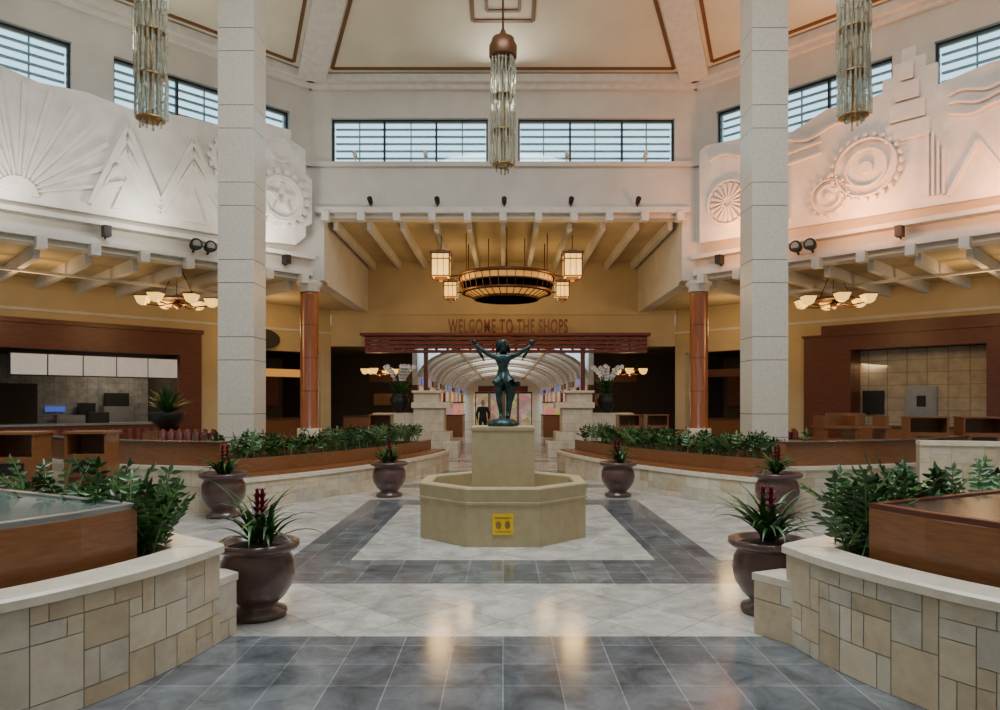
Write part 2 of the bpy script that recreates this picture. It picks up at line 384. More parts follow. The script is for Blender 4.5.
def store_mat():
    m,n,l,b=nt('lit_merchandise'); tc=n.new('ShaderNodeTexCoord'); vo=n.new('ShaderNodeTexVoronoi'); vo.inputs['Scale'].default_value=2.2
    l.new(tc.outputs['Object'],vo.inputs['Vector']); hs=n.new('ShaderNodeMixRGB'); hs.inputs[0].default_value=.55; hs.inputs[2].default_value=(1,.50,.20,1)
    l.new(vo.outputs['Color'],hs.inputs[1]); l.new(hs.outputs[0],b.inputs['Emission Color']); l.new(hs.outputs[0],b.inputs['Base Color']); b.inputs['Emission Strength'].default_value=.3  # shop lighting put into the goods' material as a faint glow
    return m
M_store=store_mat()
mb=MB()
for s_ in (-1,1):
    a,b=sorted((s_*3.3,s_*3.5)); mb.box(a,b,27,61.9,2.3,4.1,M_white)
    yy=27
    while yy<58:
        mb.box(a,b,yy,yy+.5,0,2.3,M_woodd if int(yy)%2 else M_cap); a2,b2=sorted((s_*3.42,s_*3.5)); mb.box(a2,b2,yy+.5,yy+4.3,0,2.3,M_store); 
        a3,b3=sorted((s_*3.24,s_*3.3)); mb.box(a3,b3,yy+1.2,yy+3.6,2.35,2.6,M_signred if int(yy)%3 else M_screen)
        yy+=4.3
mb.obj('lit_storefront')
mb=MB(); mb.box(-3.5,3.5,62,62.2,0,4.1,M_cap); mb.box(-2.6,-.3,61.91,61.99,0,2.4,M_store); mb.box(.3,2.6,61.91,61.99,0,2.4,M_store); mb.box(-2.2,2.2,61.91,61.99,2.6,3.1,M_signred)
mb.obj('wall_corridor_end')
mb=MB()
for x in (-1.75,-.85,.05,.95):
    mb.box(x,x+.06,44,44.08,0,2.3,M_black); mb.box(x+.82,x+.88,44,44.08,0,2.3,M_black); mb.box(x+.06,x+.82,44,44.08,2.2,2.3,M_black); mb.box(x+.06,x+.82,44,44.08,0,.15,M_black)
    mb.box(x+.06,x+.82,44.03,44.04,.15,2.2,mg)
mb.obj('door_1')
for s_ in (-1,1):
    mb=MB(); a,b=sorted((s_*1.9,s_*2.9)); mb.box(a,b,33,35,0,1.0,M_wood); mb.box(a-.03,b+.03,32.97,35.03,1.0,1.05,M_brownT); mb.box(a+.1,b-.1,33.2,34.8,1.05,1.6,M_store); mb.box(a,b,33.1,34.9,1.6,1.66,M_woodd)
    mb.obj('retail_kiosk')
# ------------------------------------------------------------ entrance header + sign
mb=MB()
for z in (3.28,3.42,3.56,3.70): mb.box(-4.6,4.8,23.3,23.6,z,z+.09,M_signred)
x=-4.55
while x<4.75: mb.box(x,x+.08,23.34,23.56,3.29,3.80,M_signred); x+=.38
for x in (-2.65,2.6): mb.box(x,x+.14,23.36,23.54,0,3.9,M_woodd)
mb.box(-4.75,4.9,23.2,23.7,3.84,3.93,M_signred)
for x in (-4.62,4.72): mb.box(x,x+.1,23.4,23.999,3.4,3.84,M_signred)
mb.obj('entrance_trellis')
cu=bpy.data.curves.new('welcome_sign','FONT'); cu.body='WELCOME TO THE SHOPS'; cu.extrude=.03; cu.offset=.012; cu.size=.66; cu.align_x='CENTER'; cu.space_character=1.15
sg=bpy.data.objects.new('welcome_sign',cu); S.collection.objects.link(sg); cu.materials.append(M_signred)
sg.rotation_euler=(math.pi/2,0,0); sg.location=(.17,23.4,3.94); bpy.context.view_layer.update()
sg.scale=(4.0/max(sg.dimensions.x,.1),1,1)
# ------------------------------------------------------------ murals
def mural(name,F,right):
    mb=MB(F); a,b=-.38,-.28; r0=-.455
    m=M_mural
    if not right:
        mb.plate([(1.5,5.45),(9.6,5.40),(9.6,8.0),(6.6,7.9),(6.0,7.78),(5.2,7.85),(4.3,7.75),(3.4,7.9),(2.4,7.95),(1.5,8.0)],a,b,m)
        mb.plate([(.35,5.75),(.62,5.5),(1.5,5.45),(1.5,8.25),(.75,8.3),(.75,8.05),(.35,7.9),(.35,7.3),(.18,7.2),(.18,6.1),(.35,6.0)],a-.05,b,m)
        for i in range(13): # rays
            an=math.radians(24+i*11.5); L=2.25-abs(an-math.pi/2)*.25
            o=(6.35,5.55); p1=(o[0]+.35*math.cos(an),o[1]+.35*math.sin(an)); p2=(o[0]+L*math.cos(an),min(7.7,o[1]+L*math.sin(an)))
            mb.strip(p1,p2,.03,r0,a,m,.10)
        mb.annulus((6.35,5.55),.22,.34,r0,a,m,16,0,math.pi)
        for off in (0,.24,.5): # zigzags
            pts=[(5.15,5.6),(4.45+.0,7.35-off),(3.8,5.9-off*.5),(3.1,7.4-off),(2.2,5.65)]
            for A,B in zip(pts[:-1],pts[1:]): mb.strip((A[0],A[1]+(.0)),(B[0],B[1]),.09,r0-.03*(off==0),a,m)
        for c,h in ((4.45,.7),(3.1,.75)):
            mb.plate([(c-.28,5.6),(c+.28,5.6),(c,5.6+h)],r0+.03,a,m)
        for i in range(6): mb.strip((8.4-i*.22,5.6),(8.4-i*.22,7.6-i*.12),.07,r0,a,m)
        for i in range(4): mb.strip((1.65+i*.12,5.6),(1.65+i*.12,6.5-.12*i),.05,r0,a,m)
        def gear(c,r,t,w):
            mb.annulus(c,r*.74,r,w,a,m,32)
            for i in range(t):
                an=2*math.pi*i/t; mb.disc((c[0]+r*1.08*math.cos(an),c[1]+r*1.08*math.sin(an)),r*.13,w,a,m,10)
        gear((2.3,7.2),.42,14,r0-.02); gear((1.02,6.55),.60,18,r0-.06)
        mb.annulus((1.02,6.55),.52,.55,r0-.08,a,m,28)
        for i in range(5):
            an=2*math.pi*i/5+math.pi/2; mb.strip((1.02,6.55),(1.02+.38*math.cos(an),6.55+.38*math.sin(an)),.22,r0-.06,a,m,.01)
        mb.disc((2.3,7.2),.14,r0,a,m); mb.annulus((2.3,7.2),.2,.24,r0,a,m,20)
        mb.annulus((1.02,7.75),.25,.33,r0,a,m,20)
    else:
        r0=-.48
        mb.plate([(.30,5.6),(9.6,5.45),(9.6,8.1),(7.3,7.95),(6.4,8.05),(5.5,7.9),(5.5,8.35),(5.3,8.35),(5.3,8.6),(5.12,8.6),(5.12,8.82),(4.86,8.82),(4.86,8.55),(4.7,8.55),(4.7,8.3),(4.5,8.3),(4.5,8.05),(4.2,8.0),(3.4,8.05),(2.6,7.75),(1.9,7.85),(1.2,7.95),(.5,8.0),(.30,7.9)],a,b,m)
        c=(1.1,6.45); mb.annulus(c,.50,.55,r0,a,m,30)
        for i in range(18):
            an=2*math.pi*i/18; mb.strip((c[0]+.1*math.cos(an),c[1]+.1*math.sin(an)),(c[0]+.46*math.cos(an),c[1]+.46*math.sin(an)),.03,r0,a,m,.08)
        for i,(cc,r,t) in enumerate((((3.45,6.1),.42,16),((4.2,6.55),.68,24))):
            mb.annulus(cc,r*.55,r*.62,r0,a,m,30); mb.annulus(cc,r*.86,r*.91,r0-.03*i,a,m,32); mb.disc(cc,r*.2,r0,a,m)
            for j in range(t):
                an=2*math.pi*j/t; mb.disc((cc[0]+r*1.0*math.cos(an),cc[1]+r*1.0*math.sin(an)),r*.07,r0-.02,a,m,8)
        for i in range(4): # stepped tower relief
            w=.42-.1*i; mb.plate([(4.98-w,6.95+.4*i),(4.98+w,6.95+.4*i),(4.98+w,7.3+.4*i),(4.98-w,7.3+.4*i)],r0+.02-.015*i,a,m)
        for i in range(4): mb.strip((5.35+i*.09,5.7),(5.35+i*.09,7.2-.2*i),.045,r0,a,m)
        for j in range(3): # waves
            zz=7.6-j*.2
            pts=[(5.7+.15*i,zz+.06*math.sin(i*1.1+j)) for i in range(22)]
            for A,B in zip(pts[:-1],pts[1:]): mb.strip(A,B,.04,r0,a,m)
        for A,B in (((5.7,5.65),(6.2,6.6)),((6.2,6.6),(6.75,5.65)),((6.75,5.65),(7.3,6.7)),((7.3,6.7),(7.9,5.65))): mb.strip(A,B,.08,r0,a,m)
        pts=[(.6+.15*i,7.55+.10*math.sin(i*.7)) for i in range(22)]
        for A,B in zip(pts[:-1],pts[1:]): mb.strip(A,B,.05,r0,a,m)
        for i in range(5): mb.strip((1.9+i*.14,5.75),(1.9+i*.14,6.3+.16*i),.05,r0,a,m)
        for j in range(2): mb.strip((2.0,6.95+j*.25),(3.3,7.1+j*.25),.05,r0,a,m)
    mb.obj(name,bevel=.01)
mural('relief_mural',FL,False); mural('relief_mural',FRt,True)
# ------------------------------------------------------------ columns
for s_ in (-1,1):
    mb=MB(FT(s_*4.84,13)); w=.325
    mb.box(-w+.012,w-.012,-w+.012,w-.012,0,10.75,M_joint); z=0; i=0
    while z<10.5:
        h=(.98,.42)[i%2]; i+=1; mb.box(-w,w,-w,w,z+.006,z+h-.006,M_granite); z+=h
    mb.obj('stone_column')
for x in (-5.02,5.08):
    mb=MB(FT(x,18.15)); mb.lathe([(.30,0),(.30,.9),(.26,.95),(.23,1.0),(.23,4.4),(.24,4.45)],(0,0,0),M_redcol,24)
    mb.lathe([(.24,4.46),(.27,4.5),(.27,4.6),(.33,4.66),(.33,4.745)],(0,0,0),M_white,24); mb.lathe([(.31,0),(.31,.9),(.30,.95)],(0,0,0),M_cap,24)
    for z in (1.9,2.75,3.6): mb.lathe([(.232,z),(.236,z+.01),(.232,z+.02)],(0,0,0),M_woodd,24)
    mb.obj('wood_column')
# ------------------------------------------------------------ left food counter
mb=MB(GL)
mb.box(0,.62,-.25,-.01,0,3.68,M_woodd); mb.box(.62,9.6,-.25,-.01,2.98,3.68,M_woodd); mb.box(5.2,9.6,-.25,-.01,0,2.98,M_woodd)
mb.box(-.04,9.7,-.32,-.01,3.62,3.74,M_woodd)
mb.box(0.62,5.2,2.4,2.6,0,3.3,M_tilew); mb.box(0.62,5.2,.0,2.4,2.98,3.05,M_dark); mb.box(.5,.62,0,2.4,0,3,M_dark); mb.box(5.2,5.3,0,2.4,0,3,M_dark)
mb.box(3.6,4.6,2.3,2.39,0,2.15,M_dark)
for i in range(5): 
    u=.72+i*.80; mb.box(u,u+.76,-.32,-.26,2.32,2.84,M_menu); mb.box(u-.02,u+.78,-.26,-.2,2.29,2.87,M_black)
mb.box(.7,5.1,-.05,.6,0,1.0,M_woodd); mb.box(.66,5.15,-.1,.65,1.0,1.06,M_steel)
for i in range(20): mb.box(.75+i*.22,.85+i*.22,-.08,-.05,.1,.9,M_seat)
mb.box(1.2,2.0,1.9,2.3,0,1.5,M_steel); mb.box(2.1,3.2,1.9,2.3,0,1.25,M_steel); mb.box(2.4,2.9,-.02,.3,1.06,1.35,M_black); mb.box(2.9,3.4,2.32,2.38,1.35,1.5,M_screen)
mb.box(1.3,1.9,1.95,2.3,1.5,1.9,M_black); mb.box(2.2,2.6,2.0,2.3,1.25,1.6,M_black)
mb.obj('food_counter')
mb=MB(GR)
mb.box(0,1.3,-.3,-.01,0,3.55,M_woodd); mb.box(1.3,4.5,-.3,-.01,3.1,3.55,M_woodd); mb.box(4.5,9.6,-.3,-.01,0,3.55,M_woodd)
mb.box(.5,9.7,-.3,-.01,3.55,3.82,M_woodd); mb.box(-.04,9.7,-.36,-.01,3.5,3.56,M_woodd)
mb.box(1.3,4.5,.5,.6,0,3.1,M_tileb); mb.box(1.2,1.3,0,.5,0,3.1,M_woodd); mb.box(4.5,4.6,0,.5,0,3.1,M_woodd)
mb.box(2.5,3.25,.42,.49,0,2.05,M_steel); mb.box(2.56,3.19,.40,.419,.1,1.98,M_steel); mb.box(2.78,3.0,.385,.399,1.5,1.8,M_black)
mb.box(1.4,1.95,.38,.48,1.3,1.95,M_black)
mb.box(1.5,4.4,-.9,-.32,0,.95,M_wood); mb.box(1.45,4.45,-.95,-.31,.95,1.0,M_brownT)
mb.obj('food_stall')
for s_,F in ((-1,GL),(1,GR)):
    mb=MB(F); mb.box(-4.05,-.95,.9,1.6,0,1.05,M_wood); mb.box(-4.05,-.95,.85,1.65,1.05,1.1,M_brownT); mb.box(-3.8,-2.6,2.4,2.5,1.5,2.6,M_woodd); mb.box(-2.4,-1.2,2.4,2.5,1.5,2.6,M_woodd)
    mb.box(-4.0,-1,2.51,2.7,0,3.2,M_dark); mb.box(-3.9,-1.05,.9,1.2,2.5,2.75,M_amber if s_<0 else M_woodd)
    mb.obj('shop_counter')
    mb=MB(); a,b=sorted((s_*3.7,s_*5.7)); mb.box(a,b,25,25.6,0,1.1,M_wood); mb.box(a,b,24.95,25.65,1.1,1.15,M_brownT); mb.box(a+.2,a+1.0,29.8,29.95,1.5,2.0,M_wood); mb.box(a,b,29.85,29.98,2.5,2.9,M_signred); mb.obj('service_counter')
mb=MB(GL); mb.plate([( -1.9+.62*math.cos(t*math.pi/12),3.62+.33*math.sin(t*math.pi/12)) for t in range(24)],-.2,-.08,M_black); mb.box(-1.95,-1.85,-.09,-.001,3.5,3.7,M_black); mb.obj('oval_sign')
# ------------------------------------------------------------ near planters
def leaf(mb,p,d,up,L,w,m):
    d=d.normalized(); sd=d.cross(up); sd=sd.normalized() if sd.length>1e-5 else Vector((1,0,0)); un=sd.cross(d)
    c1=p+d*L*.38-un*w*.12; c2=p+d*L*.72-un*w*.10
    pts=[p,c1,c2,p+d*L,c1+sd*w*.5+un*w*.25,c2+sd*w*.36+un*w*.2,c1-sd*w*.5+un*w*.25,c2-sd*w*.36+un*w*.2]
    i=[mb.V(x) for x in pts]
    for f in ((0,4,1),(0,1,6),(1,4,5,2),(1,2,7,6),(2,5,3),(2,3,7)): mb.face([i[k] for k in f],m,True)
def zz(mb,base,L,n=9,lw=.05,ll=.10,lean=None):
    az=random.uniform(0,6.28); lean=lean or random.uniform(.2,.85); p=Vector(base); h=Vector((math.cos(az),math.sin(az),0))
    pts=[p.copy()]; m=random.choice((M_leaf,M_leaf,M_leaf2))
    for i in range(n):
        a=lean*(.5+1.1*i/n); d=(h*math.sin(a)+Vector((0,0,1))*math.cos(a)); p=p+d*L/n; pts.append(p.copy())
        if i>=2:
            sd=Vector((-h.y,h.x,0)); sd=(sd+Vector((random.uniform(-.3,.3),random.uniform(-.3,.3),random.uniform(-.2,.2)))).normalized()
            for s_ in (-1,1):
                leaf(mb,p,sd*s_+d*.45+Vector((0,0,random.uniform(-.35,.2))),h*-1+Vector((0,0,.6)),ll*random.uniform(.8,1.2)*(1-.4*abs(i/n-.55)),lw,m)
    leaf(mb,p,d,h,ll,lw,m)
    mb.tube(pts,[.007]*len(pts),M_stem,5,caps=False)
def inpoly(p,poly):
    c=False; n=len(poly)
    for i in range(n):
        a=poly[i]; b=poly[i-1]
        if (a[1]>p[1])!=(b[1]>p[1]) and p[0]<(b[0]-a[0])*(p[1]-a[1])/(b[1]-a[1])+a[0]: c=not c
    return c
for s_ in (-1,1):
    front=smooth_path([(3.9,2.35),(3.4,2.62),(2.80,3.0),(2.40,3.36),(2.14,3.82),(1.98,4.27),(1.90,4.68)],4)
    back=[(2.30,4.98),(3.2,5.8),(4.2,6.3),(5.4,6.5),(6.6,6.2),(6.9,3.2),(5.6,2.1)]
    poly=[(x*s_,y) for x,y in front+back]
    fr_=[(x*s_,y) for x,y in front]
    side=-1 if s_>0 else 1
    mb=MB(); mb.sweep(poly,[(0,0),(.2,0),(.2,.60),(0,.60)],M_mortar,side=side,closed=True)
    ashlar(mb,fr_,0.0,.60,side,6,.088)
    ashlar(mb,[poly[len(front)-1],poly[len(front)]],0,.60,side,6,.1)
    mb.sweep(poly,[(-.03,.60),(.24,.60),(.24,.655),(-.015,.66),(-.03,.645)],M_cap,side=side,closed=True)
    mb.prism([(s_*x,y) for x,y in [(3.9,2.6),(3.4,2.85),(2.9,3.2),(2.55,3.5),(2.3,3.9),(2.13,4.3),(2.06,4.62),(2.35,4.82),(3.25,5.65),(4.2,6.15),(5.4,6.35),(6.5,6.1),(6.75,3.2),(5.6,2.3)]],.3,.56,M_soil)
    e=1.86 if s_<0 else 1.75
    st=[(1.92,4.60),(e,4.87),(1.98,4.97),(2.22,4.96),(1.99,4.72)]
    mb.prism([(x*s_,y) for x,y in st],0,.37,M_mortar); mb.prism([(x*s_,y) for x,y in [(1.93,4.57),(e-.015,4.88),(1.98,4.99),(2.24,4.97),(1.99,4.72)]],.37,.42,M_cap)
    ashlar(mb,[(s_*1.92,4.60),(s_*e,4.87)],0,.37,side,3,.1); ashlar(mb,[(s_*e,4.87),(s_*1.98,4.97)],0,.37,side,3,.1)
    mb.obj('stone_planter')
    bx=[(3.3,3.02),(2.95,3.32),(2.68,3.64),(2.46,4.08),(2.33,4.46),(3.76,5.22),(5.0,5.6),(6.3,5.6),(6.3,3.0)]
    bx=[(x*s_,y) for x,y in bx]
    mb=MB(); mb.prism(bx,.565,.93,M_wood); T=M_glassT if s_<0 else M_brownT
    mb.sweep(bx,[(0,.93),(.06,.93),(.06,.965),(0,.965)],M_steel if s_<0 else M_woodd,side=side,closed=True)
    mb.prism([(x*.985+s_*.08,y*.985+.07) for x,y in bx],.931,.95,T)
    for k in range(1,4):
        xa=s_*(2.9+k*.75); mb.box(min(xa,xa+.03),max(xa,xa+.03),3.6,4.75+.15*k,.951,.962,M_steel if s_<0 else M_woodd)
    mb.obj('wood_divider',bevel=.004)
    mb=MB(); cnt=0; soil=[(x*s_,y) for x,y in [(2.3,3.9),(2.13,4.3),(2.06,4.62),(2.35,4.82),(3.25,5.65),(4.2,6.15),(5.4,6.35),(6.4,6.1),(6.4,5.5)]+[(3.0,3.2)]]
    while cnt<125:
        p=(s_*(random.uniform(2.15,6.2) if cnt>52 else random.uniform(2.25,3.0)),random.uniform(4.3,6.3))
        if not inpoly(p,soil) or any(inpoly((p[0]+dx,p[1]+dy),bx) for dx,dy in ((0,0),(.07,0),(-.07,0),(0,.07),(0,-.07))) : continue
        if abs(p[0])<2.28 and p[1]<4.6: continue
        zz(mb,(p[0],p[1],.55),random.uniform(.36,.62),n=11,lw=.036,ll=.095); cnt+=1
    mb.obj('zz_plant_bed')
# ------------------------------------------------------------ mid planters
for s_ in (-1,1):
    side=-1 if s_>0 else 1
    path=[(x*s_,y) for x,y in smooth_path([(4.05,10.35),(3.3,11.35),(2.6,12.6),(2.0,14.0),(1.55,15.5),(1.3,16.8)],3)]
    mb=MB(); mb.sweep(path,[(0,0),(.42,0),(.42,.40),(0,.40)],M_mortar,side=side)
    ashlar(mb,path,0,.40,side,4,.12,.006)
    mb.sweep(path,[(-.03,.40),(.44,.40),(.44,.46),(-.03,.46)],M_cap,side=side)
    mb.sweep(path,[(.08,.461),(.38,.461),(.38,.50),(.08,.50)],M_wood,side=side)
    mb.sweep(path,[(.44,.0),(.50,.0),(.50,.72),(.44,.72)],M_wood,side=side)
    mb.sweep(path,[(.50,.0),(1.35,.0),(1.35,.68),(.50,.68)],M_soil,side=side)
    mb.sweep(path,[(1.35,.0),(1.41,.0),(1.41,.80),(1.35,.80)],M_wood,side=side)
    mb.obj('planter_bench')
    p2=[(x*s_,y) for x,y in [(4.15,10.15),(5.4,10.45),(6.7,10.95),(8.2,12.2)]]
    sd=1 if s_>0 else -1
    mb=MB(); mb.sweep(p2,[(0,0),(.22,0),(.22,.62),(0,.62)],M_mortar,side=sd); ashlar(mb,p2,0,.62,sd,5,.14,.006)
    mb.sweep(p2,[(-.03,.62),(.28,.62),(.28,.67),(-.03,.67)],M_cap,side=sd)
    mb.sweep(p2,[(.08,.671),(.26,.671),(.26,1.0),(.08,1.0)],M_wood,side=sd)
    mb.sweep(p2,[(.05,1.0),(.34,1.0),(.34,1.03),(.05,1.03)],M_brownT,side=sd)
    mb.obj('bench_end_partition')
    mb=MB(); L=plen(path)
    for i in range(240):
        t=L*(.02+.97*(i+random.random())/240); p,d=pathpt(path,t); nn=Vector((-d.y,d.x))*side; o=random.uniform(.58,1.26)
        zz(mb,(p.x+nn.x*o,p.y+nn.y*o,.67),random.uniform(.24,.44),n=6,lw=.045,ll=.12)
    mb.obj('hedge_plant_bed')
mb=MB(); p3=[(5.95,10.0),(7.0,9.6),(9.0,9.4)]
mb.sweep(p3,[(0,0),(.25,0),(.25,1.0),(0,1.0)],M_mortar,side=1); ashlar(mb,p3,0,1.0,1,8,.13,.006); mb.sweep(p3,[(-.03,1.0),(.28,1.0),(.28,1.06),(-.03,1.06)],M_cap,side=1); mb.obj('low_stone_partition')
# ------------------------------------------------------------ pots with bromeliads
def blade(mb,base,az,L,w,rise,droop,m,n=7):
    h=Vector((math.cos(az),math.sin(az),0)); sd=Vector((-h.y,h.x,0)); p=Vector(base); rows=[]
    for i in range(n+1):
        t=i/n; a=rise-droop*t*t; d=h*math.cos(a)+Vector((0,0,math.sin(a)))
        if i: p=p+d*L/n
        ww=w*(1-.15*math.cos(t*6))*(1-t**2.2)*.5+.001; up=sd.cross(d)*-1
        rows.append([mb.V(p-sd*ww+up*ww*.35),mb.V(p),mb.V(p+sd*ww+up*ww*.35)])
    for a,b in zip(rows[:-1],rows[1:]):
        mb.face((a[0],a[1],b[1],b[0]),m,True); mb.face((a[1],a[2],b[2],b[1]),m,True)
def potted(x,y,sc=1,z=0,leafn=36,name='potted_bromeliad',flower=True,LL=.58):
    mb=MB(FT(x,y,z))
    pr=[(.20,0),(.215,.02),(.21,.05),(.15,.075),(.145,.10),(.20,.15),(.255,.24),(.272,.33),(.262,.42),(.235,.475),(.24,.49),(.285,.505),(.305,.525),(.305,.555),(.285,.565),(.26,.56),(.25,.53),(.0,.52)]
    mb.lathe([(r*sc,h*sc) for r,h in pr],(0,0,0),M_pot,36)
    mb.lathe([(.24*sc,.525*sc),(.1,.545*sc),(0,.55*sc)],(0,0,0),M_soil,20)
    b0=.54*sc
    for c in range(3):
        bx,by=(random.uniform(-.09,.09),random.uniform(-.09,.09))
        for i in range(leafn//3+3):
            blade(mb,(bx,by,b0),random.uniform(0,6.28),LL*random.uniform(.6,1.1),.04,random.uniform(.6,1.35),random.uniform(.6,1.9),random.choice((M_leaf,M_leaf2,M_leaf)))
    if flower:
        for c in range(2):
            bx,by=(random.uniform(-.05,.05),random.uniform(-.05,.05)); mb.tube([(bx,by,b0),(bx,by,b0+.3)],.008,M_stem,6)
            for j in range(5):
                for i in range(6): blade(mb,(bx,by,b0+.20+j*.04),i*1.05+j*.5,.12-.012*j,.026,.6+.2*j,.5,M_red,4)
    mb.obj(name)
potted(-1.845,5.27); potted(2.04,5.36)
potted(-3.93,9.85,1.1,LL=.46); potted(3.86,9.85,1.1,LL=.46)
potted(-1.95,12.0,1.05,LL=.44); potted(1.97,12.0,1.05,LL=.44)
mb=MB(FT(-7.2,15)); mb.box(-.35,.35,-.35,.35,0,1.0,M_wood); mb.lathe([(.12,1.0),(.14,1.05),(.30,1.2),(.38,1.38),(.36,1.40),(0,1.36)],(0,0,0),M_black,28)
for i in range(80): blade(mb,(0,0,1.37),random.uniform(0,6.28),random.uniform(.45,.75),.06,random.uniform(.4,1.5),random.uniform(.1,.6),M_leaf2)
mb.obj('potted_agave')
# ------------------------------------------------------------ stone piers and vase plants
for s_ in (-1,1):
    mb=MB(); bxs=[(1.55,2.65,20.6,21.6,0,.75),(1.75,2.65,20.7,21.6,.75,1.45),(1.55,2.7,20.6,21.65,1.45,1.62),(1.9,2.65,20.75,21.6,1.62,1.9),(1.8,2.7,20.65,21.65,1.9,1.97),(2.65,3.9,20.9,21.7,0,1.3),(1.3,1.75,20.3,21.4,0,.45)]
    for a,b,c,d,e,f in bxs:
        a,b=sorted((s_*a,s_*b)); mb.box(a,b,c,d,e,f,M_cap if f-e<.2 else M_pier)
    mb.obj('stone_pier',bevel=.01)
    mb=MB(FT(s_*3.15,21.3,1.305)); mb.lathe([(.14,0),(.16,.04),(.24,.2),(.30,.4),(.22,.52),(.25,.56),(0,.54)],(0,0,0),M_black,28)
    for i in range(44): blade(mb,(random.uniform(-.08,.08),random.uniform(-.08,.08),.54),random.uniform(0,6.28),random.uniform(.4,.9),.09,random.uniform(.7,1.5),random.uniform(.2,1.5),random.choice((M_leaf,M_leaf2)))
    for i in range(11):
        az=random.uniform(0,6.28); h=Vector((math.cos(az),math.sin(az),0)); pts=[]
        for k in range(9):
            t=k/8; pts.append(h*(.05+.42*t*t)+Vector((0,0,.54+1.1*t-.25*t*t)))
        mb.tube(pts,.008,M_stem,5)
        for k in (4,5,6,7,8):
            c=pts[k]
            for j in range(5):
                a=j*1.257+k; d=Vector((math.cos(a),-.5,math.sin(a))); leaf(mb,c,d,Vector((0,-1,0)),.085,.08,M_petal)
    mb.obj('orchid_arrangement')
# ------------------------------------------------------------ fountain
mb=MB(FT(0,8.75)); R=1/math.cos(math.pi/8); ph=math.pi/8
mb.lathe([(.985*R,0),(.985*R,.46),(1.0*R,.475),(1.0*R,.495),(.99*R,.50),(1.0*R,.64),(.99*R,.655),(.86*R,.655),(.85*R,.64),(.85*R,.45),(0.01,.45)],(0,0,0),M_fount,8,False,ph)
mb.box(-.375,.375,-.375,.375,.45,1.27,M_fount); mb.box(-.385,.385,-.385,.385,1.27,1.31,M_fount)
mb.box(-.115,.115,-1.0,-.984,.14,.37,M_plaque)
mb.box(-.09,.09,-1.004,-1.0,.32,.335,M_brass)
for s_ in (-1,1): mb.plate([(s_*.05+.032*math.cos(t*.6283),.25+.045*math.sin(t*.6283)) for t in range(10)],-1.004,-1.0,M_brass)
mb.box(-.09,.09,-1.004,-1.0,.17,.18,M_brass)
mb.obj('octagonal_fountain')
# ------------------------------------------------------------ skinned figures
def skin(name,V,E,R,m,parent=None,sub=2,loc=(0,0,0),root=0,k=1):
    me=bpy.data.meshes.new(name); me.from_pydata([tuple(Vector(v)*k+Vector(loc)) for v in V],E,[]); me.materials.append(m)
    o=bpy.data.objects.new(name,me); S.collection.objects.link(o)
    if parent: o.parent=parent
    md=o.modifiers.new('skin','SKIN'); md.use_smooth_shade=True
    for i,r in enumerate(R):
        r=r if isinstance(r,tuple) else (r,r); me.skin_vertices[0].data[i].radius=(r[0]*k,r[1]*k)
    me.skin_vertices[0].data[root].use_root=True
    su=o.modifiers.new('sub','SUBSURF'); su.levels=sub; su.render_levels=sub
    return o
E0=bpy.data.objects.new('bronze_statue',None); S.collection.objects.link(E0)
K=1.06; b=(0,8.75,1.31)
V=[(.015,0,.58),(0,0,.68),(-.005,-.005,.765),(.0,0,.835),(.0,0,.875),
   (-.075,0,.815),(-.16,-.02,.835),(-.245,-.04,.895),(-.325,-.03,.965),
   (.075,0,.815),(.165,-.02,.84),(.25,-.04,.895),(.335,-.02,.955),
   (-.04,0,.54),(-.05,-.05,.34),(-.025,.01,.15),(-.03,-.05,.10),
   (.055,0,.54),(.075,-.01,.35),(.055,.06,.17),(.06,-.0,.11)]
Ed=[(0,1),(1,2),(2,3),(3,4),(2,5),(5,6),(6,7),(7,8),(2,9),(9,10),(10,11),(11,12),(0,13),(13,14),(14,15),(15,16),(0,17),(17,18),(18,19),(19,20)]
Rr=[(.078,.065),(.052,.045),(.078,.055),(.036,.035),(.026,.025),.038,.031,.023,.014,.038,.031,.023,.014,.058,.04,.022,.018,.058,.04,.022,.018]
skin('body',V,Ed,Rr,M_bronze,E0,2,b,k=K)
for s_,hx,hz in ((-1,-.325,.965),(1,.335,.955)):
    for k in range(5):
        an=math.radians((10,35,52,70,105)[k]) if s_>0 else math.radians((170,145,128,110,75)[k]); L=(.04,.06,.065,.055,.04)[k]
        skin('finger_%d'%k,[(hx,-.02,hz-.01),(hx+.6*L*math.cos(an),-.03,hz+.6*L*math.sin(an)),(hx+1.1*L*math.cos(an),-.045,hz+1.1*L*math.sin(an))],[(0,1),(1,2)],[.011,.009,.006],M_bronze,E0,1,b,k=K)
mb=MB(FT(b[0],b[1],b[2],0,K))
mb.lathe([(.0,-.075),(.028,-.068),(.042,-.04),(.048,0),(.049,.03),(.039,.06),(.02,.072),(0,.076)],(0,-.01,.95),M_bronze,20)
mb.tube([(0,-.056,.96),(0,-.068,.94),(0,-.056,.933)],[.006,.009,.004],M_bronze,6); mb.tube([(-.015,-.05,.917),(.015,-.05,.917)],.005,M_bronze,6)
for s_ in (-1,1): mb.tube([(s_*.048,0,.96),(s_*.054,.005,.94)],.009,M_bronze,6); mb.tube([(s_*.02,-.05,.958),(s_*.021,-.052,.956)],.008,M_bronze,6)
for i in range(30):
    an=random.uniform(.1,3.04); t=random.uniform(-.2,1)
    p=Vector((.04*math.cos(an),.04*math.sin(an),.965+.05*t)); mb.tube([p,p+Vector((.022*math.cos(an),.03,-.02)),p+Vector((.04*math.cos(an),.045,-.06)),p+Vector((.035*math.cos(an),.05,-.11))],[.018,.017,.013,.004],M_bronze,6)
rings=[]; N=60
